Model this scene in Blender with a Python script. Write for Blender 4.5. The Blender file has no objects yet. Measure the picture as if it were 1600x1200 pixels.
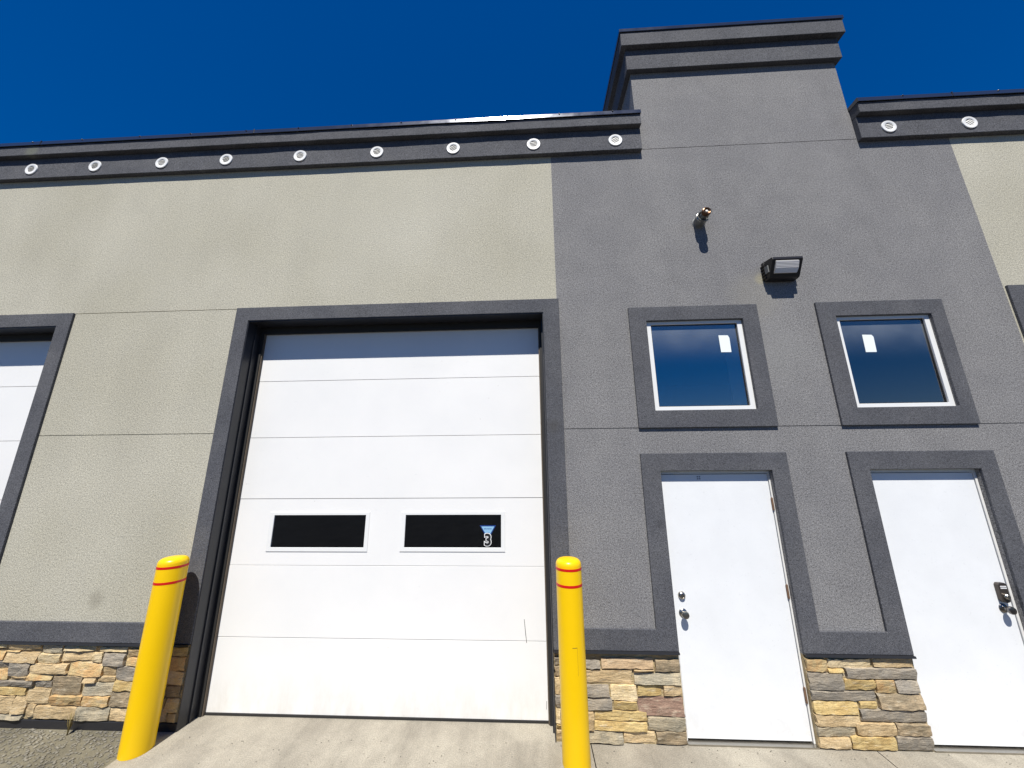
import bpy, bmesh, math, random
from mathutils import Matrix, Vector, noise
random.seed(7)
S = bpy.context.scene
C = S.collection

# ------------------------------------------------------------------ camera, sky, sun, exposure
CAM = Vector((0.1355, -3.3531, 2.1299)); YAW, PIT, ROL = -0.046283, 0.231876, 0.008338
fw = Vector((math.sin(YAW)*math.cos(PIT), math.cos(YAW)*math.cos(PIT), math.sin(PIT)))
rt = Vector((math.cos(YAW), -math.sin(YAW), 0)); up = rt.cross(fw)
r_ = rt*math.cos(ROL) - up*math.sin(ROL); u_ = rt*math.sin(ROL) + up*math.cos(ROL)
cd = bpy.data.cameras.new('camera'); cam = bpy.data.objects.new('camera', cd); C.objects.link(cam)
m = Matrix((r_, u_, -fw)).transposed().to_4x4(); m.translation = CAM; cam.matrix_world = m
cd.sensor_width = 36; cd.lens = 543.83/1600*36; cd.clip_start = .02; cd.clip_end = 2000
S.camera = cam

SUN_DX, SUN_TAN = 0.085, 1.73            # per metre towards the wall: sideways, downwards
sd = Vector((SUN_DX, 1, -SUN_TAN)).normalized()
W = bpy.data.worlds.new('World'); S.world = W; W.use_nodes = True
n = W.node_tree.nodes; bg = n['Background']
sky = n.new('ShaderNodeTexSky'); sky.sky_type = 'NISHITA'; sky.sun_disc = False
sky.sun_elevation = math.asin(-sd.z); sky.sun_rotation = math.pi + math.atan2(SUN_DX, 1)
sky.altitude = 1800; sky.air_density = 1.0; sky.dust_density = 0.0; sky.ozone_density = 3.0
hs = n.new('ShaderNodeHueSaturation'); hs.inputs['Saturation'].default_value = 2.1; hs.inputs['Hue'].default_value = .521
gm = n.new('ShaderNodeGamma'); gm.inputs[1].default_value = .6
W.node_tree.links.new(sky.outputs[0], gm.inputs[0]); W.node_tree.links.new(gm.outputs[0], hs.inputs['Color']); W.node_tree.links.new(hs.outputs[0], bg.inputs[0])
bg.inputs[1].default_value = 0.118
sl = bpy.data.lights.new('sun', 'SUN'); sl.energy = 4.8; sl.angle = math.radians(.53); sl.color = (1, .965, .90)
so = bpy.data.objects.new('sun', sl); C.objects.link(so)
so.rotation_euler = sd.to_track_quat('-Z', 'Y').to_euler(); so.location = (0, -20, 30)
vs = S.view_settings; vs.view_transform = 'Standard'; vs.look = 'None'; vs.gamma = 1; vs.use_curve_mapping = False
vs.exposure = 0.52
S.render.engine = 'CYCLES'

# ------------------------------------------------------------------ materials
def mat(name, col, rough=.85, metal=0, spec=.5, coat=0):
    M = bpy.data.materials.new(name); M.use_nodes = True
    b = M.node_tree.nodes['Principled BSDF']
    b.inputs['Base Color'].default_value = (*col, 1); b.inputs['Roughness'].default_value = rough
    b.inputs['Metallic'].default_value = metal; b.inputs['Specular IOR Level'].default_value = spec
    b.inputs['Coat Weight'].default_value = coat
    return M
class NG:
    def __init__(s, M): s.t = M.node_tree; s.b = s.t.nodes['Principled BSDF']; s.bump_last = None
    def nd(s, k, **kw):
        x = s.t.nodes.new(k)
        for a, v in kw.items(): setattr(x, a, v)
        return x
    def ln(s, a, b): s.t.links.new(a, b)
    def pos(s):
        g = s.nd('ShaderNodeNewGeometry'); return g.outputs['Position']
    def noise(s, scale, detail=3, rough=.55, vec=None, stretch=None):
        x = s.nd('ShaderNodeTexNoise'); x.inputs['Scale'].default_value = scale
        x.inputs['Detail'].default_value = detail; x.inputs['Roughness'].default_value = rough
        v = vec or s.pos()
        if stretch:
            mp = s.nd('ShaderNodeMapping'); mp.inputs['Scale'].default_value = stretch; s.ln(v, mp.inputs[0]); v = mp.outputs[0]
        s.ln(v, x.inputs['Vector']); return x.outputs['Fac']
    def rng(s, f, a, b, c, d, smooth=False):
        x = s.nd('ShaderNodeMapRange'); x.inputs[1].default_value = a; x.inputs[2].default_value = b
        x.inputs[3].default_value = c; x.inputs[4].default_value = d
        if smooth: x.interpolation_type = 'SMOOTHSTEP'
        s.ln(f, x.inputs[0]); return x.outputs[0]
    def mix(s, f, a, b, mode='MIX'):
        x = s.nd('ShaderNodeMix', data_type='RGBA', blend_type=mode)
        for i, v in ((0, f), (6, a), (7, b)):
            if hasattr(v, 'is_linked'): s.ln(v, x.inputs[i])
            elif i == 0: x.inputs[0].default_value = v
            else: x.inputs[i].default_value = (*v, 1)
        return x.outputs[2]
    def mul(s, col, f):
        x = s.nd('ShaderNodeVectorMath', operation='SCALE'); s.ln(col, x.inputs[0]); s.ln(f, x.inputs[3]); return x.outputs[0]
    def math(s, op, a, b):
        x = s.nd('ShaderNodeMath', operation=op)
        for i, v in enumerate((a, b)):
            if hasattr(v, 'is_linked'): s.ln(v, x.inputs[i])
            else: x.inputs[i].default_value = v
        return x.outputs[0]
    def bump(s, h, dist, strength=1):
        x = s.nd('ShaderNodeBump'); x.inputs['Distance'].default_value = dist; x.inputs['Strength'].default_value = strength
        s.ln(h, x.inputs['Height'])
        if s.bump_last: s.ln(s.bump_last, x.inputs['Normal'])
        s.ln(x.outputs[0], s.b.inputs['Normal']); s.bump_last = x.outputs[0]
    def spot(s, p, r, soft=.65):
        d = s.nd('ShaderNodeVectorMath', operation='DISTANCE'); s.ln(s.pos(), d.inputs[0]); d.inputs[1].default_value = p
        w = s.math('ADD', d.outputs['Value'], s.rng(s.noise(14), 0, 1, -r*.25, r*.25))
        return s.rng(w, r*(1-soft), r*(1+soft*.3), 1, 0, True)
    def color(s, c): s.ln(c, s.b.inputs['Base Color'])

def stucco(name, base, alt, grain=.16, spots=(), streaks=.08, big=.5):
    M = mat(name, base, .92, spec=.25); g = NG(M)
    c = g.mix(g.rng(g.noise(big*1.6, 4, .6), .36, .66, 0, 1, True), base, alt)
    c = g.mul(c, g.rng(g.noise(3.2, 5, .65), .3, .7, .95, 1.05))
    c = g.mul(c, g.rng(g.noise(1.0, 4, .6, stretch=(2.2, 2.2, .8)), .35, .7, 1+streaks*.4, 1-streaks*.5))
    fine = g.noise(135, 2, .8); mid = g.noise(60, 3, .7)
    c = g.mul(c, g.rng(fine, .3, .7, 1-grain*3.2, 1+grain*3.2))
    c = g.mul(c, g.rng(mid, .3, .7, 1-grain*1.3, 1+grain*1.3))
    c = g.mul(c, g.rng(g.noise(95, 2, .5), .58, .66, 1, 1-grain*2.6))
    for p, r, k, colr in spots:
        f = g.math('MULTIPLY', g.spot(p, r), k); c = g.mix(f, c, colr)
    g.color(c); g.bump(mid, .005, .6); g.bump(fine, .003, .7)
    return M
M_beige = stucco('beige_stucco', (.458, .434, .352), (.412, .389, .308), .145,
                 spots=[((-3.835, 0, .981), .085, .55, (.26, .24, .19)), ((-1.5, 0, 4.9), 1.1, .25, (.55, .53, .45))], streaks=.07)
M_grey = stucco('grey_stucco', (.196, .192, .193), (.217, .212, .209), .20,
                spots=[((2.45, 0, 3.78), .30, .28, (.27, .255, .21)), ((2.55, 0, 3.98), .07, .55, (.33, .30, .2)), ((2.55, 0, 3.2), .35, .25, (.25, .25, .24))], streaks=.10)
M_trim = stucco('charcoal_stucco_trim', (.084, .086, .096), (.104, .105, .113), .17,
                spots=[((.37, -.02, 2.5), .08, .3, (.06, .055, .045)), ((1.28, -.02, 1.62), .045, .35, (.04, .04, .045)), ((-5.95, -.1, 5.99), .1, .5, (.16, .17, .12))], streaks=.12, big=1.2)
def paint(name, col, rough, grime=.06, spec=.5, coat=0, scale=2.0, bumpd=.0006):
    M = mat(name, col, rough, spec=spec, coat=coat); g = NG(M)
    c = g.mix(0.0, col, col)
    c = g.mul(c, g.rng(g.noise(scale, 6, .65), .35, .7, 1, 1-grime))
    c = g.mul(c, g.rng(g.noise(38, 4, .7), .62, .74, 1, 1-grime*1.4))
    g.color(c); g.bump(g.noise(9, 3), bumpd*2, .5); g.bump(g.noise(260, 2), bumpd, .4)
    return M
M_white = paint('white_steel', (.79, .80, .80), .42, .07); g = NG(M_white)
v = g.nd('ShaderNodeTexVoronoi'); v.inputs['Scale'].default_value = 3.1; g.ln(g.pos(), v.inputs['Vector'])
src = g.b.inputs['Base Color'].links[0].from_socket
c = g.mix(g.rng(v.outputs['Distance'], .010, .022, .6, 0), src, (.35, .32, .27))
sp = g.nd('ShaderNodeSeparateXYZ'); g.ln(g.pos(), sp.inputs[0])
c = g.mix(g.math('MULTIPLY', g.rng(sp.outputs[2], .0, .35, 1, 0, True), g.rng(g.noise(8, 5, .7), .35, .65, .0, .30)), c, (.48, .45, .40))
g.color(c)
def gd_paint():
    M = mat('white_garage_panel', (.78, .785, .78), .45); g = NG(M)
    c = g.mix(g.rng(g.pos() and g.noise(1.3, 5, .6), .35, .7, 0, 1), (.81, .80, .775), (.765, .76, .74))
    v = g.nd('ShaderNodeTexVoronoi'); v.inputs['Scale'].default_value = 4.2; g.ln(g.pos(), v.inputs['Vector'])
    c = g.mix(g.rng(v.outputs['Distance'], .012, .028, .45, 0), c, (.45, .42, .36))
    c = g.mix(g.math('MULTIPLY', g.rng(g.noise(30, 4, .7, stretch=(.35, 1, 1)), .64, .72, 0, .5), g.rng(g.noise(2.2, 2), .45, .6, 0, 1)), c, (.55, .56, .58))
    sp = g.nd('ShaderNodeSeparateXYZ'); g.ln(g.pos(), sp.inputs[0])
    low = g.rng(sp.outputs[2], .0, .45, 1, 0, True)
    c = g.mix(g.math('MULTIPLY', low, g.rng(g.noise(7, 5, .7, stretch=(1, 1, .4)), .35, .65, .05, .38)), c, (.50, .46, .38))
    g.color(c); g.bump(g.noise(160, 2, stretch=(1, 1, .3)), .0006, .5); g.bump(g.noise(1.7, 2), .012, .25)
    return M
M_gdoor = gd_paint()
M_vinyl = paint('white_vinyl', (.78, .78, .76), .35, .05)
M_doorframe = paint('door_frame_paint', (.74, .73, .70), .4, .12, scale=6)
M_cap = mat('dark_metal_cap', (.10, .105, .12), .3, metal=.75, coat=.6); g = NG(M_cap)
g.bump(g.noise(2.2, 3, stretch=(1, 3, 3)), .004, .35); g.ln(g.rng(g.noise(5, 4), .3, .7, .14, .24), g.b.inputs['Roughness'])
M_flash = paint('black_metal_flashing', (.022, .022, .025), .35, .1)
M_channel = paint('dark_steel_channel', (.020, .021, .026), .42, .15, scale=5)
M_rubber = paint('black_rubber', (.018, .017, .016), .7, .2)
M_seal = paint('brown_weatherstrip', (.11, .085, .06), .7, .3, scale=12)
M_yellow = paint('yellow_plastic', (.80, .50, .002), .30, .02, spec=.35, scale=4)
M_red = paint('red_tape', (.60, .006, .004), .4, .03)
M_plastic = paint('vent_plastic', (.80, .80, .78), .45, .05)
M_louvre = paint('vent_louvre', (.62, .61, .57), .6, .12, scale=30)
M_hole = mat('dark_hollow', (.10, .10, .095), .9)
M_bronze = paint('dark_bronze_housing', (.016, .014, .013), .4, .2)
M_nickel = mat('satin_nickel', (.42, .40, .36), .28, 1)
M_dknob = mat('dark_nickel', (.20, .19, .185), .25, 1)
M_keypad = mat('bronze_keypad', (.10, .085, .075), .35, .7)
M_rust = paint('rusty_hinge', (.16, .09, .05), .6, .4, scale=60)
M_galv = paint('galvanised_sleeve', (.17, .175, .17), .45, .2, scale=20)  # grey darkened so the colour carries the sleeve's shade
M_copper = mat('dark_copper_tube', (.10, .05, .025), .3, .8)
M_tube_sun = mat('painted_tube_sunlight', (.8, .77, .7), .3)  # pale colour stands in for sunlight inside the pipe end
M_paper = mat('white_paper', (.80, .85, .84), .7)
M_liner = mat('interior_drywall', (.88, .88, .86), .9)
M_inside = mat('dark_interior', (.07, .07, .075), .95)
M_roof = mat('roof_membrane', (.12, .12, .12), .9)
M_line = mat('scratch_dark', (.03, .028, .025), .8)
M_sealine = mat('scratch_ochre', (.35, .20, .01), .7)
M_black = mat('black_print', (.012, .012, .014), .5)
M_print = mat('white_print', (.85, .85, .84), .5)
M_blue = mat('blue_print', (.01, .04, .20), .4)
M_lblue = mat('light_blue_print', (.25, .46, .66), .4)
M_lens = mat('prismatic_lens', (.62, .62, .60), .25, spec=.8); g = NG(M_lens)
wv = g.nd('ShaderNodeTexWave'); wv.bands_direction = 'Z'; wv.inputs['Scale'].default_value = 26; g.ln(g.pos(), wv.inputs['Vector'])
g.color(g.mix(wv.outputs['Fac'], (.50, .47, .45), (.66, .66, .66))); g.bump(wv.outputs['Fac'], .004, .5)

def glass(name, tint, refl, rcol, rough=.0, haze=False):
    M = bpy.data.materials.new(name); M.use_nodes = True; t = M.node_tree; t.nodes.clear(); N = t.nodes.new
    o = N('ShaderNodeOutputMaterial'); tr = N('ShaderNodeBsdfTransparent'); tr.inputs[0].default_value = (*tint, 1)
    gl = N('ShaderNodeBsdfGlossy'); gl.inputs['Color'].default_value = (*rcol, 1); gl.inputs['Roughness'].default_value = rough
    fr = N('ShaderNodeFresnel'); fr.inputs[0].default_value = 1.5
    ad = N('ShaderNodeMath'); ad.operation = 'ADD'; ad.inputs[1].default_value = refl; t.links.new(fr.outputs[0], ad.inputs[0])
    mx = N('ShaderNodeMixShader'); t.links.new(ad.outputs[0], mx.inputs[0]); t.links.new(tr.outputs[0], mx.inputs[1]); t.links.new(gl.outputs[0], mx.inputs[2])
    out = mx.outputs[0]
    ge = N('ShaderNodeNewGeometry')
    if haze:      # pale hazy film, uneven and thicker towards the top of the pane
        df = N('ShaderNodeBsdfDiffuse'); df.inputs[0].default_value = (.42, .47, .52, 1)
        sp = N('ShaderNodeSeparateXYZ'); t.links.new(ge.outputs['Position'], sp.inputs[0])
        mr = N('ShaderNodeMapRange'); mr.interpolation_type = 'SMOOTHERSTEP'; mr.inputs[1].default_value = 3.05; mr.inputs[2].default_value = 3.56; mr.inputs[3].default_value = .0; mr.inputs[4].default_value = 1
        t.links.new(sp.outputs[2], mr.inputs[0])
        nz = N('ShaderNodeTexNoise'); nz.inputs['Scale'].default_value = 3.5; nz.inputs['Detail'].default_value = 2; t.links.new(ge.outputs['Position'], nz.inputs['Vector'])
        m2 = N('ShaderNodeMapRange'); m2.inputs[1].default_value = .3; m2.inputs[2].default_value = .8; m2.inputs[3].default_value = .14; m2.inputs[4].default_value = .30
        t.links.new(nz.outputs[0], m2.inputs[0])
        ml = N('ShaderNodeMath'); ml.operation = 'MULTIPLY_ADD'; ml.inputs[2].default_value = .01
        t.links.new(mr.outputs[0], ml.inputs[0]); t.links.new(m2.outputs[0], ml.inputs[1])
        m3 = N('ShaderNodeMixShader'); t.links.new(ml.outputs[0], m3.inputs[0]); t.links.new(out, m3.inputs[1]); t.links.new(df.outputs[0], m3.inputs[2]); out = m3.outputs[0]
    t.links.new(out, o.inputs[0]); return M
M_glass = glass('window_glass', (.95, .97, .98), .19, (.95, .90, .86), .0, True)
M_gglass = glass('garage_window_glass', (.25, .27, .30), .03, (.9, .95, 1))

def stone_mat(name, a, b):
    M = mat(name, a, .9, spec=.2); g = NG(M)
    oi = g.nd('ShaderNodeObjectInfo')
    add = g.nd('ShaderNodeVectorMath', operation='ADD'); g.ln(g.pos(), add.inputs[0])
    sc = g.nd('ShaderNodeMath', operation='MULTIPLY'); g.ln(oi.outputs['Random'], sc.inputs[0]); sc.inputs[1].default_value = 37.
    g.ln(sc.outputs[0], add.inputs[1]); v = add.outputs[0]
    c = g.mix(g.rng(g.noise(9, 5, .65, v), .38, .62, 0, 1, True), a, b)
    c = g.mix(g.rng(g.noise(22, 4, .7, v, (.5, 1, 2.2)), .56, .70, 0, .6), c, (.60, .52, .38))
    c = g.mix(g.rng(g.noise(16, 4, .7, v, (.4, 1, 3)), .60, .74, 0, .5), c, (.16, .12, .08))
    c = g.mul(c, g.rng(g.noise(120, 3, .7, v), .3, .7, .8, 1.2))
    c = g.mul(c, g.rng(oi.outputs['Random'], 0, 1, .86, 1.12))
    g.color(c); g.bump(g.noise(20, 6, .7, v, (.45, 1, 1.9)), .018, .8); g.bump(g.noise(130, 3, .7, v), .003, .7)
    return M
ST = {'L': stone_mat('stone_light', (.68, .55, .34), (.60, .46, .25)), 'T': stone_mat('stone_tan', (.58, .44, .25), (.48, .35, .19)),
      'Y': stone_mat('stone_yellow', (.56, .42, .19), (.46, .32, .13)), 'O': stone_mat('stone_orange', (.58, .36, .16), (.54, .41, .21)),
      'G': stone_mat('stone_grey', (.28, .25, .205), (.35, .30, .23)), 'H': stone_mat('stone_olive_grey', (.44, .37, .25), (.31, .275, .20)),
      'B': stone_mat('stone_brown', (.38, .29, .18), (.25, .20, .13)), 'R': stone_mat('stone_red_brown', (.26, .165, .12), (.32, .22, .16)),
      'P': stone_mat('stone_peach', (.60, .43, .26), (.52, .37, .22))}
M_mortar = stone_mat('sandy_mortar', (.40, .31, .17), (.32, .25, .14))
def ground_mat(name, a, b, sc, bd):
    M = mat(name, a, .95, spec=.2); g = NG(M)
    c = g.mix(g.rng(g.noise(1.4, 6, .6), .35, .65, 0, 1), a, b)
    c = g.mul(c, g.rng(g.noise(.9, 5, .7, stretch=(3, .5, 1)), .45, .75, 1.03, .72)); c = g.mul(c, g.rng(g.noise(sc, 3, .7), .3, .7, .72, 1.28)); c = g.mul(c, g.rng(g.noise(9, 5, .7), .35, .7, 1.06, .88))
    g.color(c); g.bump(g.noise(sc, 3), bd, .8); return M
M_asphalt = ground_mat('asphalt', (.045, .045, .047), (.062, .061, .06), 140, .006)
M_concrete = ground_mat('concrete', (.34, .31, .25), (.26, .235, .19), 110, .003)
M_gravel = ground_mat('gravel_soil', (.19, .17, .12), (.13, .12, .085), 150, .004)
M_weed = mat('dry_weed', (.22, .17, .06), .9)

# ------------------------------------------------------------------ mesh helpers
def empty(name, loc=(0, 0, 0), label=None, cat=None, group=None):
    o = bpy.data.objects.new(name, None); o.location = loc; o.empty_display_size = .2; C.objects.link(o)
    if label: o['label'] = label
    if cat: o['category'] = cat
    if group: o['group'] = group
    return o
def obj(name, bm, M, parent=None, loc=(0, 0, 0), rot=(0, 0, 0), bevel=0, smooth=False, seg=2):
    bmesh.ops.recalc_face_normals(bm, faces=bm.faces)
    me = bpy.data.meshes.new(name); bm.to_mesh(me); bm.free(); me.materials.append(M)
    if smooth:
        for p in me.polygons: p.use_smooth = True
    o = bpy.data.objects.new(name, me); o.location = loc; o.rotation_euler = rot; C.objects.link(o)
    if smooth: me.set_sharp_from_angle(angle=.7)
    if parent: o.parent = parent
    if bevel:
        b = o.modifiers.new('b', 'BEVEL'); b.width = bevel; b.segments = seg; b.limit_method = 'ANGLE'; b.angle_limit = .7
    return o
def box(bm, x0, x1, y0, y1, z0, z1):
    v = [bm.verts.new(p) for p in ((x0,y0,z0),(x1,y0,z0),(x1,y1,z0),(x0,y1,z0),(x0,y0,z1),(x1,y0,z1),(x1,y1,z1),(x0,y1,z1))]
    for f in ((0,3,2,1),(4,5,6,7),(0,1,5,4),(1,2,6,5),(2,3,7,6),(3,0,4,7)): bm.faces.new([v[i] for i in f])
    return bm
def B(*a): return box(bmesh.new(), *a)
def prism_xz(poly, y0, y1):                     # polygon in the facade plane, extruded in depth
    bm = bmesh.new(); a = [bm.verts.new((x, y0, z)) for x, z in poly]; b = [bm.verts.new((x, y1, z)) for x, z in poly]
    bm.faces.new(a); bm.faces.new(b[::-1]); k = len(poly)
    for i in range(k): bm.faces.new((a[i], b[i], b[(i+1) % k], a[(i+1) % k]))
    return bm
def prism_yz(poly, x0, x1):
    bm = bmesh.new(); a = [bm.verts.new((x0, y, z)) for y, z in poly]; b = [bm.verts.new((x1, y, z)) for y, z in poly]
    bm.faces.new(a); bm.faces.new(b[::-1]); k = len(poly)
    for i in range(k): bm.faces.new((a[i], b[i], b[(i+1) % k], a[(i+1) % k]))
    return bm
def lathe(profile, seg=32, axis='Z', sx=0., closed=False):   # profile (r, h); axis Z, or Y pointing out of the wall (-y)
    bm = bmesh.new(); rings = []
    for r, h in profile:
        ring = []
        for i in range(seg):
            a = 2*math.pi*i/seg; c, s = r*math.cos(a), r*math.sin(a)
            ring.append(bm.verts.new((c, s, h) if axis == 'Z' else (c, -h, s)))
        rings.append(ring)
    for j in range(len(rings)-1):
        for i in range(seg): bm.faces.new((rings[j][i], rings[j][(i+1) % seg], rings[j+1][(i+1) % seg], rings[j+1][i]))
    if closed: 
        j = len(rings)-1
        for i in range(seg): bm.faces.new((rings[j][i], rings[j][(i+1) % seg], rings[0][(i+1) % seg], rings[0][i]))
    else:
        bm.faces.new(rings[0]); bm.faces.new(rings[-1])
    return bm

def wall(name, M, parent, x0, x1, z0, z1, holes=(), grooves=(), thick=.2, gd=.008, gw=.007):
    """facade sheet with thickness; holes are rectangles, grooves are control joints (x0,x1,z)"""
    xs, zs = {x0, x1}, {z0, z1}
    for a, b, c, d in holes: xs |= {a, b}; zs |= {c, d}
    for a, b, z in grooves: xs |= {a, b}; zs |= {z-gw/2, z+gw/2}
    xs = sorted(x for x in xs if x0 <= x <= x1); zs = sorted(z for z in zs if z0 <= z <= z1)
    def depth(i, j):
        if i < 0 or j < 0 or i >= len(xs)-1 or j >= len(zs)-1: return None
        x, z = (xs[i]+xs[i+1])/2, (zs[j]+zs[j+1])/2
        for a, b, c, d in holes:
            if a < x < b and c < z < d: return None
        for a, b, gz in grooves:
            if a < x < b and abs(z-gz) < gw/2: return gd
        return 0.
    bm = bmesh.new()
    def q(*p): bm.faces.new([bm.verts.new(a) for a in p])
    for i in range(len(xs)-1):
        for j in range(len(zs)-1):
            d = depth(i, j)
            if d is None: continue
            a, b, c, e = xs[i], xs[i+1], zs[j], zs[j+1]
            q((a,d,c),(b,d,c),(b,d,e),(a,d,e)); q((a,thick,c),(a,thick,e),(b,thick,e),(b,thick,c))
            for di, dj, p0, p1 in ((-1,0,(a,c),(a,e)),(1,0,(b,c),(b,e)),(0,-1,(a,c),(b,c)),(0,1,(a,e),(b,e))):
                o = depth(i+di, j+dj); t = thick if o is None else o
                if t > d: q((p0[0],d,p0[1]),(p1[0],d,p1[1]),(p1[0],t,p1[1]),(p0[0],t,p0[1]))
    bmesh.ops.remove_doubles(bm, verts=bm.verts, dist=1e-5)
    return obj(name, bm, M, parent)

# ------------------------------------------------------------------ measured layout (metres)
FY = -.022                                   # face of the foam trim
Z1, Z2, Z3 = 3.818, 2.472, 5.672             # control joints
BT, BB = .802, .642                          # base band
GT, GI = 3.822, 3.671                        # garage trim outer / inner head
G_O = (-2.993, -2.842, .309, .472)           # garage opening: outer l, inner l, inner r, outer r
L_O = (-8.36, -8.205, -5.032, -4.872)        # garage on the left
R_O = (4.854, 5.005, 8.155, 8.31)            # garage on the right
D1 = (1.163, 1.332, 2.318, 2.467); D2 = (2.995, 3.158, 4.092, 4.24); DT, DI = 2.235, 2.076
W1 = (1.174, 1.343, 2.289, 2.445); W2 = (3.013, 3.180, 4.074, 4.206); WT, WI, WJ, WB = 3.697, 3.545, 2.634, 2.469
TX0, TX1, TZ = 1.466, 3.867, 7.31            # tower
BX, RX = .453, 4.839                         # colour changes of the wall
CB, CM, CU = 5.626, 5.916, 6.056             # parapet trim heights

# ------------------------------------------------------------------ ground
def slab(name, x0, x1, y0, y1, z, M, nx=1, ny=1):
    bm = bmesh.new(); box(bm, x0, x1, y0, y1, z-.05, z)
    o = obj(name, bm, M); o['kind'] = 'structure'; return o
bm = bmesh.new(); bmesh.ops.create_grid(bm, x_segments=2, y_segments=2, size=700)
o = obj('ground', bm, M_asphalt, loc=(0, 0, -.06)); o['kind'] = 'structure'
for a, b in ((-3.02, .574), (.582, 2.73), (2.738, 4.9), (4.908, 9.4)): slab('concrete_apron', a, b, -.9, .30, 0, M_concrete)
slab('concrete_apron', -9.5, -4.95, -.9, .30, 0, M_concrete)
slab('gravel_strip', -4.946, -3.024, -1.2, .30, -.004, M_gravel)
bm = bmesh.new(); r = random.Random(3)
for _ in range(2600):
    x = r.uniform(-4.93, -3.05); y = r.uniform(-.75, -.02); s = r.uniform(.003, .011)
    bmesh.ops.create_icosphere(bm, subdivisions=1, radius=s, matrix=Matrix.Translation((x, y, -.004+s*.4)) @ Matrix.Rotation(r.uniform(0, 6), 4, 'Z') @ Matrix.Diagonal((1.3, 1, .7, 1)))
for _ in range(260):
    x = r.uniform(-3.0, 5.0); y = -.02-abs(r.gauss(0, .25)); s = r.uniform(.0015, .005)
    bmesh.ops.create_icosphere(bm, subdivisions=1, radius=s, matrix=Matrix.Translation((x, y, s*.5)) @ Matrix.Diagonal((1.3, 1, .7, 1)))
o = obj('loose_gravel', bm, ground_mat('gravel_stones', (.24, .22, .17), (.15, .14, .12), 30, .003)); o['kind'] = 'stuff'

# ------------------------------------------------------------------ building
BD = empty('commercial_building', (0, 0, 0), 'beige and charcoal stucco commercial building with white garage door and ledgestone base', 'building')
SB = .63                                      # stone base top (under the band)
gh = lambda t: (t[1], t[2], -.1, GI)
wall('wall', M_beige, BD, -9.5, BX, SB, 6.05, [gh(L_O), (G_O[1], BX, SB-1, GI)],
     [(-4.872, -2.993, Z1), (-9.5, L_O[0], Z1), (-4.872, -2.993, Z2), (-9.5, L_O[0], Z2)])
wall('wall', M_grey, BD, BX, RX, SB, TZ, [(D1[1], D1[2], -.1, DI), (D2[1], D2[2], -.1, DI), (W1[1], W1[2], WJ, WI), (W2[1], W2[2], WJ, WI),
     (BX, TX0, 6.05, TZ+1), (TX1, RX, 6.05, TZ+1)], [(BX, RX, Z2), (TX0, TX1, Z3)])
wall('wall', M_beige, BD, RX, 9.5, SB, 6.05, [gh(R_O)], [(8.31, 9.5, Z1), (8.31, 9.5, Z2)])
# narrow pier of wall right of the garage, behind the trim
obj('wall', B(G_O[2], BX, .001, .2, SB, GI), M_grey, BD)
# shell
bm = bmesh.new(); box(bm, -9.5, -9.3, .2, 10, 0, 5.9); box(bm, 9.3, 9.5, .2, 10, 0, 5.9); box(bm, -9.5, 9.5, 10, 10.2, 0, 5.9)
obj('side_wall', bm, M_grey, BD)
obj('roof', B(-9.5, 9.5, .2, 10.2, 5.9, 6.0), M_roof, BD)
obj('floor', B(-9.3, 9.3, .3, 10, -.02, .0), M_concrete, BD)
obj('interior_wall', B(-9.29, 9.29, 6.0, 6.05, .001, 5.89), M_inside, BD)
obj('partition', B(.62, .70, .21, 6.0, .001, 5.89), M_inside, BD)
obj('ceiling', B(.71, 9.29, .21, 6.0, 4.2, 4.25), M_inside, BD)

# tower sides, back, cornices
TD = 2.6
tw = bmesh.new(); box(tw, TX0, TX0+.15, .2, TD, 6.0, TZ); box(tw, TX1-.15, TX1, .2, TD, 6.0, TZ); box(tw, TX0, TX1, TD, TD+.15, 6.0, TZ); box(tw, TX0, TX1, .2, TD, TZ-.1, TZ)
obj('tower', tw, M_grey, BD)
def ring(o_, z0, z1, inner=0.):
    bm = bmesh.new(); x0, x1, y0, y1 = TX0, TX1, 0, TD+.15
    a = [(x0-o_, y0-o_), (x1+o_, y0-o_), (x1+o_, y1+o_), (x0-o_, y1+o_)]; b = [(x0, y0), (x1, y0), (x1, y1), (x0, y1)]
    A = [[bm.verts.new((*p, z)) for p in a] for z in (z0, z1)]; Bq = [[bm.verts.new((*p, z)) for p in b] for z in (z0, z1)]
    for i in range(4):
        j = (i+1) % 4
        bm.faces.new((A[0][i], A[0][j], A[1][j], A[1][i])); bm.faces.new((Bq[0][i], Bq[0][j], Bq[1][j], Bq[1][i]))
        bm.faces.new((A[0][i], A[0][j], Bq[0][j], Bq[0][i])); bm.faces.new((A[1][i], A[1][j], Bq[1][j], Bq[1][i]))
    return bm
obj('tower_cornice', ring(.055, 6.800, 7.105), M_trim, BD, bevel=.005)
obj('tower_cornice', ring(.112, 7.108, 7.31), M_trim, BD, bevel=.005)
obj('tower_cap', B(TX0-.125, TX1+.125, -.125, TD+.275, 7.312, 7.36), M_cap, BD, bevel=.004)

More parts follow.
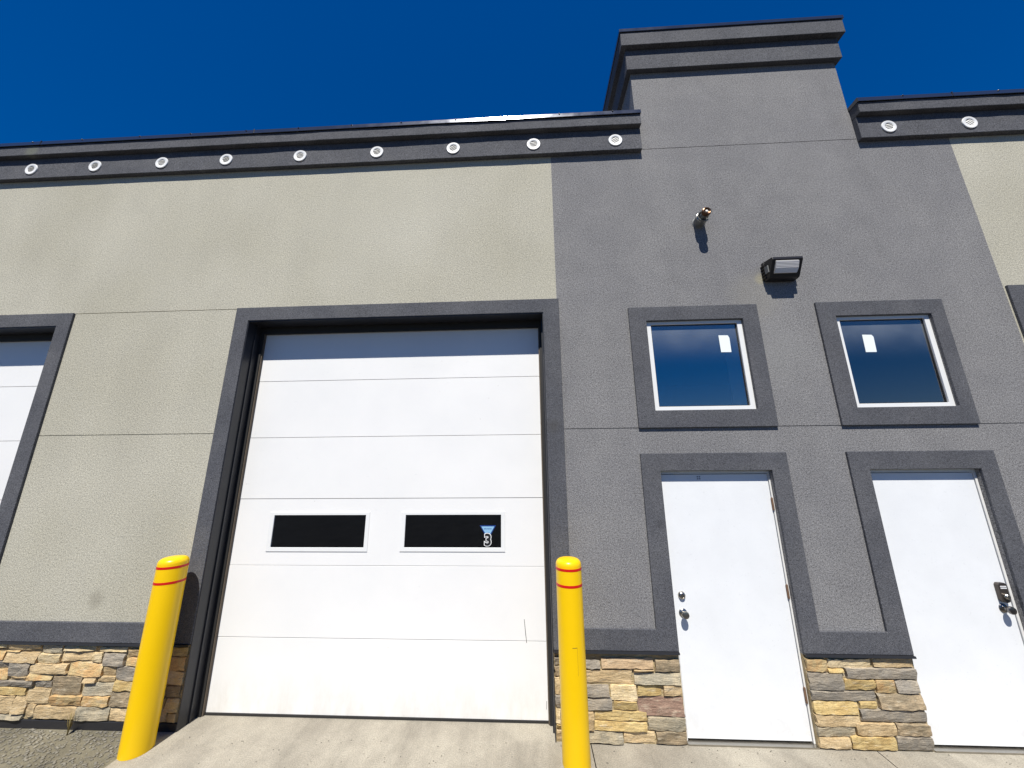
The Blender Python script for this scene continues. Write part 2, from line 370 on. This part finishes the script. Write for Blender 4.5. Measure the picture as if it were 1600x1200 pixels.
# parapet trims
def band(x0, x1, yf, z0, z1, sd_):
    bm = bmesh.new(); N = int((x1-x0)/.11); prev = None
    for i in range(N+1):
        x = x0+(x1-x0)*i/N; w = lambda k: .0035*noise.noise(Vector((x*1.7, k*7., sd_)))+.0022*noise.noise(Vector((x*6, k*7., sd_)))
        q = [bm.verts.new(p) for p in ((x, 0, z0+.0006), (x, yf+w(1), z0+abs(w(2))+.0006), (x, yf+w(3), z1-abs(w(4))*.4-.0006), (x, 0, z1-.0006))]
        if prev:
            for a in range(4): b = (a+1) % 4; bm.faces.new((prev[a], prev[b], q[b], q[a]))
        else: bm.faces.new(q)
        prev = q
    bm.faces.new(prev[::-1]); return bm
def parapet(x0, x1, screws, joints):
    f1 = obj('lower_fascia', band(x0, x1, -.054, CB, CM, 1.3), M_trim, BD, bevel=.005)
    obj('upper_fascia', band(x0, x1, -.110, CM+.001, CU-.001, 5.1), M_trim, BD, bevel=.006)
    cap = obj('parapet_cap', prism_yz([(-.127, CU-.004), (-.1225, CU+.048), (-.116, CU+.055), (.30, CU+.03), (.30, CU-.05), (.22, CU-.05), (.22, CU+.001), (-.118, CU+.001), (-.118, CU-.004)], x0-.004, x1+.004), M_cap, BD, bevel=.003)
    for x in screws:
        obj('screw', lathe([(.008, 0), (.008, .006), (.004, .010)], 8, 'Y'), M_flash, cap, (x, -.1225, CU+.040))
    for x in joints:
        obj('cap_joint', B(x-.006, x+.006, -.1285, -.05, CU-.005, CU+.056), M_flash, cap, bevel=.002)
parapet(-9.5, 1.486, [-8.3, -7.45, -6.62, -5.95, -5.3, -4.55, -3.9, -3.2, -2.55, -1.9, -1.3, -.65, -.04, .56, 1.17], [-5.84, -3.1, -.12])
parapet(3.874, 9.5, [4.35, 5.35, 6.0, 6.65, 7.4, 8.2], [4.87, 7.6])
obj('parapet_back', B(-9.5, TX0-.01, .2, .3, 6.001, 6.05), M_roof, BD)
obj('parapet_back', B(TX1+.01, 9.5, .2, .3, 6.001, 6.05), M_roof, BD)

# foam trims: one outline each, feet running into the base band
bot = [(-9.5, BT), (-9.5, BB)]
for o_, t, i_ in ((L_O, GT, GI), (G_O, GT, GI), (D1, DT, DI), (D2, DT, DI), (R_O, GT, GI)):
    bot += [(o_[1], BB), (o_[1], i_), (o_[2], i_), (o_[2], BB)]
top = []
for o_, t in ((R_O, GT), (D2, DT), (D1, DT), (G_O, GT), (L_O, GT)): top += [(o_[3], BT), (o_[3], t), (o_[0], t), (o_[0], BT)]
obj('opening_trim', prism_xz(bot + [(9.5, BB), (9.5, BT)] + top, FY, 0), M_trim, BD, bevel=.004)
def frame_ring(x0, x1, x2, x3, z0, z1, z2, z3, y0, y1):
    bm = bmesh.new()
    a = [(x0, z0), (x3, z0), (x3, z3), (x0, z3)]; b = [(x1, z1), (x2, z1), (x2, z2), (x1, z2)]
    V = {}
    for k, ps in (('a', a), ('b', b)):
        for y in (y0, y1): V[k, y] = [bm.verts.new((x, y, z)) for x, z in ps]
    for i in range(4):
        j = (i+1) % 4
        bm.faces.new((V['a', y0][i], V['a', y0][j], V['b', y0][j], V['b', y0][i])); bm.faces.new((V['a', y1][i], V['a', y1][j], V['b', y1][j], V['b', y1][i]))
        bm.faces.new((V['a', y0][i], V['a', y0][j], V['a', y1][j], V['a', y1][i])); bm.faces.new((V['b', y0][i], V['b', y0][j], V['b', y1][j], V['b', y1][i]))
    return bm
for w in (W1, W2):
    obj('window_trim', frame_ring(w[0], w[1], w[2], w[3], WB, WJ, WI, WT, FY, 0), M_trim, BD, bevel=.004)
# drip flashing under the band
for a, b in ((L_O[2], G_O[1]), (G_O[2], D1[1]), (D1[2], D2[1]), (D2[2], R_O[1])):
    obj('drip_flashing', prism_yz([(FY-.016, BB-.016), (FY-.013, BB-.001), (.02, BB-.001), (.02, BB-.008), (FY-.010, BB-.008), (FY-.012, BB-.016)], a+.002, b-.002), M_flash, BD)

# ------------------------------------------------------------------ windows
def window(w, notes):
    x0, x1 = w[1]+.001, w[2]-.001; z0, z1 = WJ+.001, WI-.001
    wn = obj('window', frame_ring(x0, x0+.048, x1-.046, x1, z0, z0+.037, z1-.032, z1, .008, .044), M_vinyl, BD, bevel=.002)
    obj('glazing_bead', frame_ring(x0+.048, x0+.056, x1-.054, x1-.046, z0+.037, z0+.045, z1-.040, z1-.032, .024, .040), M_rubber, wn)
    obj('pane', B(x0+.05, x1-.048, .0300, .0340, z0+.039, z1-.034), M_glass, wn)
    lb = bmesh.new(); box(lb, x0, x0+.012, .0445, .34, z0, z1); box(lb, x1-.012, x1, .0445, .34, z0, z1); box(lb, x0+.012, x1-.012, .0445, .34, z0, z0+.012); box(lb, x0+.012, x1-.012, .0445, .34, z1-.012, z1)
    obj('liner', lb, M_liner, wn)
    for poly in notes: obj('sticker', prism_xz(poly, .0280, .0292), M_paper, wn)
window(W1, [[(2.057, 3.213), (2.156, 3.212), (2.158, 3.36), (2.146, 3.388), (2.055, 3.390)]])
window(W2, [[(3.424, 3.181), (3.524, 3.180), (3.530, 3.335), (3.515, 3.357), (3.428, 3.360)]])

# ------------------------------------------------------------------ personnel doors
def door(d, x0, x1, hinges_right):
    fr0, fr1 = d[1], d[2]
    dr = obj('door', B(x0, x1, .036, .08, .022, 2.042), M_white, BD, bevel=.002)
    fb = bmesh.new(); box(fb, fr0+.001, x0-.004, .029, .12, .012, DI-.001); box(fb, x1+.004, fr1-.001, .029, .12, .012, DI-.001); box(fb, x0-.004, x1+.004, .029, .12, 2.047, DI-.001)
    obj('door_frame', fb, M_doorframe, dr)
    gb = bmesh.new(); box(gb, x0-.0039, x1+.0039, .060, .10, .012, 2.0469)
    obj('door_stop', gb, M_rubber, dr)
    obj('threshold', B(fr0+.001, fr1-.001, -.01, .16, .0005, .011), M_nickel, dr)
    if hinges_right:
        for z in (.33, 1.075, 1.78):
            h = lathe([(.0085, 0), (.0085, .102), (.006, .108)], 12)
            obj('hinge', h, M_rust, dr, (x1+.002, .028, z-.05), smooth=True)
    return dr
d1 = door(D1, 1.350, 2.300, True)
d2 = door(D2, 3.178, 4.068, False)
def knob(par, x, z, M, s=1.):
    k = obj('door_knob', lathe([(.034*s, 0), (.034*s, .004), (.028*s, .010), (.014*s, .014), (.013*s, .030), (.022*s, .036), (.029*s, .046), (.030*s, .056), (.026*s, .064), (.012*s, .067)], 32, 'Y'), M, par, (x, .036, z), smooth=True)
    return k
def deadbolt(par, x, z, M):
    obj('deadbolt', lathe([(.032, 0), (.031, .006), (.024, .018), (.017, .021), (.016, .017), (.004, .017)], 32, 'Y'), M, par, (x, .036, z), smooth=True)
knob(d1, 1.416, .908, M_nickel); deadbolt(d1, 1.420, 1.041, M_nickel)
db = bmesh.new()
for ix in (0, 1):
    for iz in (0, 1): box(db, 1.672+ix*.018, 1.684+ix*.018, .0345, .0365, 1.998+iz*.018, 2.010+iz*.018)
obj('decal', db, mat('grey_print', (.25, .25, .26), .6), d1)
knob(d2, 3.994, .966, M_dknob)
kp = [(-.034, -.062), (-.022, -.080), (0, -.086), (.022, -.080), (.034, -.062), (.034, .050), (.022, .064), (-.022, .064), (-.034, .050)]
obj('keypad_lock', prism_xz([(4.006+x, 1.097+z) for x, z in kp], .004, .036), M_keypad, d2, bevel=.004)
obj('lock_thumb_turn', lathe([(.021, 0), (.021, .012), (.014, .020), (.004, .021)], 24, 'Y'), M_nickel, d2, (4.006, .004, 1.062), smooth=True)
kb = bmesh.new()
for r3 in range(2):
    for c3 in range(5): box(kb, 3.983+c3*.0095, 3.990+c3*.0095, .0020, .0045, 1.118+r3*.013, 1.126+r3*.013)
obj('keypad_buttons', kb, M_print, d2)

# ------------------------------------------------------------------ garage doors
GY = .20
def text_mesh(body, size, offset):
    cu = bpy.data.curves.new('t', 'FONT'); cu.body = body; cu.size = size; cu.offset = offset; cu.extrude = .0003; cu.align_x = 'CENTER'
    to = bpy.data.objects.new('t', cu); C.objects.link(to); dg = bpy.context.evaluated_depsgraph_get(); dg.update()
    me = bpy.data.meshes.new_from_object(to.evaluated_get(dg)); bpy.data.objects.remove(to)
    return me
def text(name, body, size, off, M, par, loc):
    me = text_mesh(body, size, off); me.materials.clear(); me.materials.append(M)
    o = bpy.data.objects.new(name, me); o.location = loc; o.rotation_euler = (math.pi/2, 0, 0); C.objects.link(o); o.parent = par; return o
def garage(o_, windows, stickers):
    xl, xr = o_[1], o_[2]
    gd = empty('garage_door', (0, 0, 0)); gd.parent = BD
    # steel channel lining the opening
    cb = bmesh.new()
    box(cb, xl, xl+.008, -.014, GY-.03, .004, GI-.008); box(cb, xr-.008, xr, -.014, GY-.03, .004, GI-.008); box(cb, xl, xr, -.014, GY-.03, GI-.008, GI)
    box(cb, xl+.008, xl+.020, .085, .097, .004, GI-.008); box(cb, xr-.020, xr-.008, .085, .097, .004, GI-.008)
    obj('channel', cb, M_channel, gd)
    sb = bmesh.new(); box(sb, xl+.008, xl+.046, GY-.035, GY-.006, .004, GI-.008); box(sb, xr-.040, xr-.008, GY-.035, GY-.006, .004, GI-.008); box(sb, xl+.046, xr-.040, GY-.035, GY-.006, GI-.085, GI-.008)
    obj('seal', sb, M_rubber, gd)
    obj('weatherstrip', B(xl+.0465, xl+.057, GY-.026, GY-.004, .004, GI-.0855), M_seal, gd)
    obj('weatherstrip', B(xr-.051, xr-.0405, GY-.026, GY-.004, .004, GI-.0855), M_seal, gd)
    obj('bottom_seal', B(xl+.01, xr-.01, GY-.008, GY+.03, .001, .016), M_rubber, gd)
    zs = [.016, .609, 1.219, 1.830, 2.440, 3.048, 3.70]
    for k in range(6):
        a, b = zs[k], zs[k+1]; x0, x1 = xl+.012, xr-.012; jit = (0, -.001, .0006, -.0004, .0008, 0)[k]
        if k == 2 and windows:
            # section with two window cut-outs
            bm = bmesh.new(); hs_ = windows
            xs = sorted({x0, x1, *[h for w in hs_ for h in w[:2]]}); zz = [a+.0022, hs_[0][2], hs_[0][3], b-.0022]
            for i in range(len(xs)-1):
                for j in range(3):
                    cx = (xs[i]+xs[i+1])/2
                    if j == 1 and any(w[0] < cx < w[1] for w in hs_): continue
                    box(bm, xs[i], xs[i+1], GY+jit, GY+.045, zz[j], zz[j+1])
            bmesh.ops.remove_doubles(bm, verts=bm.verts, dist=1e-6)
            seen = {}
            for f in list(bm.faces):
                key = tuple(sorted(v.index for v in f.verts)) if False else tuple(round(c, 4) for c in f.calc_center_median())
                seen.setdefault(key, []).append(f)
            bmesh.ops.delete(bm, geom=[f for fs in seen.values() if len(fs) > 1 for f in fs], context='FACES_ONLY')
            obj('door_panel', bm, M_gdoor, gd)
        else:
            obj('door_panel', B(x0, x1, GY+jit, GY+.045, a+.0022, b-.0022), M_gdoor, gd, bevel=.0015)
    obj('panel_backing', B(xl+.01, xr-.01, GY+.046, GY+.05, .02, 1.25), M_line, gd)
    obj('panel_backing', B(xl+.01, xr-.01, GY+.046, GY+.05, 1.80, 3.70), M_line, gd)
    for w in windows:
        x0, x1, z0, z1 = w
        obj('window_frame', frame_ring(x0-.030, x0+.012, x1-.012, x1+.026, z0-.024, z0+.012, z1-.012, z1+.016, GY-.005, GY+.02), M_vinyl, gd, bevel=.0015)
        obj('window_pane', B(x0+.006, x1-.006, GY+.004, GY+.008, z0+.006, z1-.006), M_gglass, gd)
    if stickers:
        y = GY+.0030
        obj('sticker', prism_xz([(-.351, 1.578), (-.195, 1.578), (-.247, 1.488), (-.296, 1.488)], y-.0004, y), M_blue, gd)
        obj('sticker', prism_xz([(-.336, 1.568), (-.210, 1.568), (-.254, 1.494), (-.290, 1.494)], y-.0008, y-.00045), M_lblue, gd)
        tb = bmesh.new(); xx = -.310
        for wd, h in ((.010, .008), (.006, .012), (.008, .007), (.006, .010), (.010, .008), (.007, .011), (.009, .008)):
            box(tb, xx, xx+wd*.8, y-.0012, y-.00085, 1.542, 1.542+h); xx += wd+.003
        box(tb, -.288, -.258, y-.0012, y-.00085, 1.505, 1.512)
        obj('sticker_print', tb, M_blue, gd)['kind'] = 'stuff'
        text('number_outline', '3', .142, .0105, M_print, gd, (-.272, y-.001, 1.402))
        text('number', '3', .142, .0045, M_black, gd, (-.272, y-.0022, 1.402))
        ln = prism_xz([(.062, .782), (.066, .782), (.078, .66), (.085, .596), (.081, .596), (.073, .66)], GY-.0022, GY-.0015); obj('scratch', ln, M_line, gd)
        obj('scratch', prism_xz([(.245, .16), (.248, .16), (.246, .10), (.243, .10)], GY-.0022, GY-.0015), M_line, gd)
    return gd
garage(G_O, [(-2.414, -1.462, 1.366, 1.687), (-1.090, -.133, 1.368, 1.687)], True)
garage(L_O, [(-7.7, -6.75, 1.366, 1.687), (-6.4, -5.45, 1.366, 1.687)], False)
garage(R_O, [(5.45, 6.40, 1.366, 1.687), (6.75, 7.70, 1.366, 1.687)], False)

# ------------------------------------------------------------------ ledgestone base
LEFT = [(-4.696,-4.536,.593,.635,'L'),(-4.519,-4.223,.579,.631,'T'),(-4.205,-4.015,.559,.62,'H'),(-3.998,-3.712,.577,.617,'L'),(-3.671,-3.415,.575,.606,'L'),(-3.393,-3.252,.536,.593,'T'),(-4.668,-4.556,.498,.579,'O'),(-4.536,-4.23,.484,.555,'T'),(-4.553,-4.411,.561,.573,'O'),(-4.218,-4.012,.481,.548,'L'),(-4.002,-3.728,.502,.569,'T'),(-3.717,-3.628,.495,.565,'L'),(-3.612,-3.417,.472,.56,'G'),(-3.396,-3.236,.47,.523,'O'),(-4.64,-4.482,.431,.488,'G'),(-4.463,-4.28,.379,.477,'G'),(-4.268,-3.929,.404,.474,'T'),(-3.919,-3.603,.387,.493,'O'),(-3.592,-3.484,.395,.465,'T'),(-3.469,-3.214,.36,.46,'G'),(-4.614,-4.461,.352,.421,'O'),(-4.272,-4.049,.352,.398,'O'),(-3.626,-3.478,.349,.385,'T'),(-4.444,-4.285,.348,.373,'T'),(-4.59,-4.206,.299,.342,'G'),(-4.194,-4.043,.294,.345,'G'),(-4.032,-3.764,.246,.383,'B'),(-3.737,-3.475,.245,.338,'H'),(-3.752,-3.638,.343,.380,'T'),(-3.465,-3.191,.288,.352,'Y'),(-4.569,-4.26,.237,.291,'Y'),(-4.241,-4.04,.178,.287,'T'),(-4.534,-4.348,.102,.23,'T'),(-4.34,-4.228,.105,.232,'T'),(-4.215,-4.144,.080,.171,'T'),(-4.013,-3.729,.169,.239,'O'),(-3.72,-3.483,.169,.238,'O'),(-3.472,-3.184,.172,.277,'B'),(-4.13,-3.756,.072,.159,'T'),(-3.746,-3.463,.068,.160,'H'),(-3.454,-3.143,.066,.163,'T'),
        (-4.69,-4.545,.066,.095,'T'),(-4.53,-4.235,.064,.094,'H'),
        (-3.24,-3.05,.545,.60,'T'),(-3.04,-2.862,.55,.61,'Y'),(-3.222,-3.06,.475,.535,'B'),(-3.05,-2.866,.44,.54,'O'),(-3.205,-3.02,.36,.455,'T'),(-3.01,-2.862,.335,.43,'T'),(-3.18,-3.0,.25,.35,'O'),(-2.99,-2.868,.245,.325,'B'),(-3.17,-2.98,.17,.24,'Y'),(-2.97,-2.862,.14,.235,'O'),(-3.13,-2.95,.07,.16,'T'),(-2.94,-2.866,.066,.13,'T')]
MID = [(.314,.352,.532,.587,'G'),(.312,.350,.455,.521,'B'),(.314,.352,.328,.444,'T'),(.312,.35,.232,.318,'G'),(.314,.35,.131,.223,'L'),(.362,.685,.514,.569,'G'),(.695,1.114,.517,.586,'P'),(1.128,1.324,.502,.579,'B'),(.36,.934,.409,.5,'T'),(.954,1.321,.41,.483,'H'),(.954,1.116,.488,.506,'T'),(.36,.747,.315,.394,'G'),(.758,.962,.292,.395,'L'),(.979,1.168,.328,.399,'Y'),(1.179,1.324,.331,.402,'T'),(.36,.762,.226,.304,'G'),(.777,.954,.229,.285,'Y'),(.969,1.323,.197,.318,'R'),(.624,1.029,.157,.216,'Y'),(.36,.609,.093,.21,'T'),(1.036,1.324,.100,.187,'H'),(.615,1.022,.093,.147,'Y'),
       (.314,.55,.012,.083,'T'),(.56,.83,.012,.085,'H'),(.84,1.08,.012,.086,'T'),(1.09,1.324,.012,.092,'B'),(.314,.352,.09,.122,'Y')]
RIGHT = [(2.322,2.473,.518,.605,'O'),(2.486,2.816,.546,.606,'L'),(2.838,3.141,.556,.612,'T'),(2.483,2.603,.514,.536,'Y'),(2.324,2.577,.394,.506,'G'),(2.614,3.143,.476,.546,'G'),(2.59,2.816,.398,.464,'Y'),(2.827,2.963,.38,.466,'O'),(2.98,3.141,.385,.466,'G'),(2.322,2.805,.326,.384,'G'),(2.817,3.151,.279,.374,'B'),(2.324,2.655,.237,.315,'Y'),(2.672,2.797,.275,.319,'Y'),(2.665,3.148,.19,.267,'G'),(2.322,2.65,.158,.227,'T'),
         (2.322,2.60,.085,.15,'H'),(2.61,2.90,.10,.18,'T'),(2.91,3.15,.105,.18,'B'),(2.322,2.55,.012,.077,'T'),(2.56,2.88,.012,.092,'Y'),(2.89,3.15,.012,.096,'G')]
def fill(x0, x1, seed):
    r = random.Random(seed); out = []; z = .012
    while z < .60:
        h = r.choice((.05, .07, .095)); h = min(h, .612-z); x = x0
        while x < x1-.02:
            w = r.uniform(.14, .34); w = x1-x if x+w > x1-.09 else w
            out.append((x+.005, x+w-.005, z+.005, z+h-.004, r.choice('LTTYOGHBR'))); x += w
        z += h
        if .612-z < .035: break
    return out
FARL = [s for s in fill(-5.028, -4.70, 5)]
FARR = fill(4.10, 5.0, 6)
def stone(spec, r, par):
    x0, x1, z0, z1, k = spec; w, h = x1-x0, z1-z0
    nx = max(3, min(9, int(w/.035))); nz = max(2, min(5, int(h/.022)))
    pr = r.uniform(.008, .024); tilt = r.uniform(-.010, .010); tx = r.uniform(-.007, .007); sd_ = r.uniform(0, 90)
    j = min(.006, h*.10); bm = bmesh.new(); V = []
    for b in range(nz+1):
        row = []
        for a in range(nx+1):
            u, v = a/nx, b/nz; x = x0+w*u; z = z0+h*v
            e = a in (0, nx) or b in (0, nz)
            nn = noise.noise(Vector((x*9+sd_, z*17, sd_)))
            if b in (0, nz): z += j*noise.noise(Vector((x*24, sd_, b)))*1.6
            if a in (0, nx): x += j*noise.noise(Vector((z*24, sd_, a)))*1.8
            if not e: x += r.uniform(-.3, .3)*w/nx; z += r.uniform(-.3, .3)*h/nz
            y = -pr + tilt*(v-.5)*2 + tx*(u-.5)*2 + nn*.006 - r.uniform(0, .003)
            if e: y += .001 + (.004 if (a in (0, nx) and b in (0, nz)) else 0)
            y = min(y, -.002)
            row.append(bm.verts.new((x, y, z)))
        V.append(row)
    for b in range(nz):
        for a in range(nx): bm.faces.new((V[b][a], V[b][a+1], V[b+1][a+1], V[b+1][a]))
    rim = [V[0][a] for a in range(nx+1)] + [V[b][nx] for b in range(1, nz+1)] + [V[nz][a] for a in range(nx-1, -1, -1)] + [V[b][0] for b in range(nz-1, 0, -1)]
    back = [bm.verts.new((v.co.x, .016, v.co.z)) for v in rim]
    for i in range(len(rim)): q = (i+1) % len(rim); bm.faces.new((rim[i], back[i], back[q], rim[q]))
    bm.faces.new(back)
    return obj('stone', bm, ST[k], par)
rs = random.Random(11)
for (a, b, zb, lst) in ((-5.03, -2.846, .06, FARL+LEFT), (.309, 1.331, .0, MID), (2.3185, 3.1565, .0, RIGHT), (4.0925, 5.004, .0, FARR), (-9.5, -8.21, .0, []), (8.16, 9.5, 0, [])):
    # mortar bed with a lumpy surface
    bm = bmesh.new(); nx, nz = max(8, int((b-a)/.035)), 18
    V = [[bm.verts.new((a+(b-a)*i/nx, .001+.004*noise.noise(Vector((i*.7, j*.9, a))), zb+(SB-.001-zb)*j/nz)) for i in range(nx+1)] for j in range(nz+1)]
    for j in range(nz):
        for i in range(nx): bm.faces.new((V[j][i], V[j][i+1], V[j+1][i+1], V[j+1][i]))
    rim = [V[0][i] for i in range(nx+1)] + [V[j][nx] for j in range(1, nz+1)] + [V[nz][i] for i in range(nx-1, -1, -1)] + [V[j][0] for j in range(nz-1, 0, -1)]
    bk = [bm.verts.new((v.co.x, .2, v.co.z)) for v in rim]
    for i in range(len(rim)): q = (i+1) % len(rim); bm.faces.new((rim[i], bk[i], bk[q], rim[q]))
    bm.faces.new(bk)
    bed = obj('stone_base', bm, M_mortar, BD)
    for s in lst: stone(s, rs, bed)
obj('base_flashing', B(-5.03, -2.846, -.012, .19, -.004, .058), M_flash, BD, bevel=.003)

# ------------------------------------------------------------------ round vents in the parapet trim
VG = 'round white vents in the parapet trim'
vx = [-5.954, -5.12, -4.26, -3.446, -2.528, -1.594, -.683, .256, 1.192, 4.185, 5.03]
on = ['leftmost of the nine on the left parapet', 'second from the left end of the left parapet', 'third from the left end of the left parapet', 'fourth from the left, above the wall between the garage doors',
      'fifth from the left, middle of the nine on the left parapet', 'sixth from the left, above the wide garage door', 'seventh from the left, above the wide garage door', 'eighth from the left, just before the grey wall starts',
      'last of the nine beside the tower, on the left parapet', 'on the right parapet, nearer the tower', 'on the right parapet, right-hand one of the two']
for i, (x, lab) in enumerate(zip(vx, on)):
    v = empty('round_vent', (x, -.055, 5.757), 'round white louvred vent, ' + lab, 'vent', VG)
    if i == 0:
        rm = lathe([(.043, 0), (.078, 0), (.078, .005), (.075, .009), (.047, .010), (.043, .007)], 40, 'Y', closed=True)
        R0 = obj('ring', rm, M_plastic, v, smooth=True)
        lb = bmesh.new()
        for k in range(4):
            z = -.029+.019*k; hw = math.sqrt(.0425**2-z*z)
            p = [(-.0085, z-.010), (-.0070, z-.010), (-.0005, z+.007), (-.002, z+.007)]
            a = [lb.verts.new((-hw, y, zz)) for y, zz in p]; b = [lb.verts.new((hw, y, zz)) for y, zz in p]
            lb.faces.new(a); lb.faces.new(b[::-1])
            for q in range(4): lb.faces.new((a[q], b[q], b[(q+1) % 4], a[(q+1) % 4]))
        L0 = obj('louvre', lb, M_louvre, v)
        K0 = obj('throat', lathe([(.0459, -.002), (.0459, .0003)], 32, 'Y'), M_hole, v)
    else:
        for s in (R0, L0, K0):
            c = s.copy(); C.objects.link(c); c.parent = v
    v.rotation_euler = (0, random.uniform(-.6, .25), 0)

# ------------------------------------------------------------------ wall light
WL = empty('wall_light', (2.722, 0, 4.03), 'dark bronze wall pack light with ribbed clear lens above the two small windows', 'wall light')
prof = [(0, .122), (-.166, .096), (-.170, .070), (-.085, -.082), (-.060, -.088), (0, -.088)]
obj('housing', prism_yz(prof, -.146, .146), M_bronze, WL, bevel=.004)
obj('back_plate', B(-.150, .158, -.045, -.0005, -.075, .10), M_bronze, WL, bevel=.006)
fb = bmesh.new()
for k in range(5): box(fb, -.160, -.1505, -.045, -.002, -.065+k*.033, -.052+k*.033); box(fb, .1585, .168, -.045, -.002, -.065+k*.033, -.052+k*.033)
obj('cooling_fin', fb, M_bronze, WL)
# lens on the slanted front
p0, p1 = Vector((-.1625, .057)), Vector((-.1025, -.050)); dirv = (p1-p0); nrm = Vector((dirv.y, -dirv.x)).normalized()
if nrm.x > 0: nrm = -nrm
lp = [p0, p0+nrm*.014+dirv*.03, p0+nrm*.022+dirv*.60, p0+nrm*.010+dirv*.97, p1, p1-nrm*.01, p0-nrm*.01]
obj('lens', prism_yz([(a.x, a.y) for a in lp], -.114, .106), M_lens, WL, bevel=.005)
obj('lower_lens', prism_yz([(a.x, a.y) for a in (p0+nrm*.0235+dirv*.62, p0+nrm*.0125+dirv*.96, p0+nrm*.010+dirv*.96, p0+nrm*.020+dirv*.62)], -.110, .102), mat('clear_lens', (.66, .70, .78), .12, spec=.9), WL)
obj('conduit_box', B(-.158, -.1465, -.10, -.05, -.03, .045), M_galv, WL, bevel=.003)

# ------------------------------------------------------------------ pipe through the wall
PV = empty('vent_pipe', (2.010, 0, 4.668), 'short grey sleeved vent pipe sticking out of the grey wall above the wall light', 'vent pipe')
obj('sleeve', lathe([(.053, .114), (.056, .118), (.062, .118), (.063, .108), (.060, .104), (.060, .0), (.050, .0), (.050, .100)], 36, 'Y', closed=True), M_galv, PV, smooth=True)
obj('sleeve_inside', lathe([(.0495, .090), (.0495, .092)], 32, 'Y'), M_hole, PV)
obj('clamp_ring', lathe([(.0605, .088), (.0645, .090), (.0645, .098), (.0605, .100)], 36, 'Y', closed=True), M_nickel, PV, smooth=True)
obj('inner_tube', lathe([(.034, .05), (.034, .172), (.027, .172), (.027, .06)], 32, 'Y', closed=True), M_galv, PV, smooth=True)
obj('tube_end', lathe([(.0345, .150), (.044, .156), (.047, .174), (.044, .188), (.034, .193), (.020, .186), (.015, .182)], 32, 'Y'), M_copper, PV, smooth=True)
obj('sunlit_spot', lathe([(.0135, .181), (.013, .187), (.006, .190)], 20, 'Y'), M_tube_sun, PV, smooth=True)  # added pale disc paints the bright spot of sun shining into the tube
obj('wall_seal', lathe([(.0605, 0), (.070, 0), (.066, .006), (.0605, .009)], 32, 'Y', closed=True), M_galv, PV, smooth=True)

# ------------------------------------------------------------------ bollards
def bollard(x, y, label, seam):
    b = empty('bollard', (x, y, 0), label, 'bollard', 'yellow bollards guarding the garage door')
    R = .1035; H = 1.402
    prof = [(R, 0.001), (R, H-.060)] + [(R-.045+.045*math.cos(t), H-.060+.045*math.sin(t)+.0) for t in [math.pi/2*k/7 for k in range(1, 8)]] + [(.04, H-.011), (.004, H-.009)]
    obj('sleeve', lathe(prof, 64), M_yellow, b, smooth=True)
    for z in (1.318, 1.200):
        obj('red_stripe', lathe([(R-.001, z-.010), (R+.0009, z-.0095), (R+.0009, z+.0095), (R-.001, z+.010)], 64, closed=True), M_red, b, smooth=True)
    obj('steel_pipe', lathe([(.08, -.05), (.08, .0)], 24), M_flash, b)
    if seam:
        def arcstrip(a0, a1, z0, z1):
            bm = bmesh.new(); N = 6; vs = []
            for i in range(N+1):
                t = math.radians(a0+(a1-a0)*i/N); c, s = math.sin(t)*(R+.0006), -math.cos(t)*(R+.0006)
                vs.append((bm.verts.new((c, s, z0)), bm.verts.new((c, s, z1))))
            for i in range(N): bm.faces.new((vs[i][0], vs[i+1][0], vs[i+1][1], vs[i][1]))
            return bm
        obj('scuff', arcstrip(-3, 18, .782, .785), M_line, b)
        obj('scuff', arcstrip(17.2, 18, .60, .782), M_sealine, b)
    return b
bollard(-2.962, -.205, 'yellow bollard with two red stripes left of the wide garage door, shadow beside it', False)
bollard(.442, -.205, 'yellow bollard with two red stripes right of the wide garage door', True)

# ------------------------------------------------------------------ dry weed at the wall foot
wd = empty('weed', (-3.72, -.07, -.004), 'small dry weed growing at the foot of the stone base', 'weed')
bm = bmesh.new(); r = random.Random(5)
for i in range(44):
    a = r.uniform(0, 6.28); L = r.uniform(.06, .17); lean = r.uniform(.1, .6); w = r.uniform(.0015, .004)
    pts = [Vector((math.cos(a)*lean*L*t*t, math.sin(a)*lean*L*t*t*.5, L*t)) for t in (0, .4, .75, 1)]
    s = Vector((-math.sin(a), math.cos(a), 0))*w; pv = None
    for k, p in enumerate(pts):
        q = (bm.verts.new(p-s*(1-k/3.3)), bm.verts.new(p+s*(1-k/3.3)))
        if pv: bm.faces.new((pv[0], pv[1], q[1], q[0]))
        pv = q
obj('leaf_blades', bm, M_weed, wd)['kind'] = 'stuff'
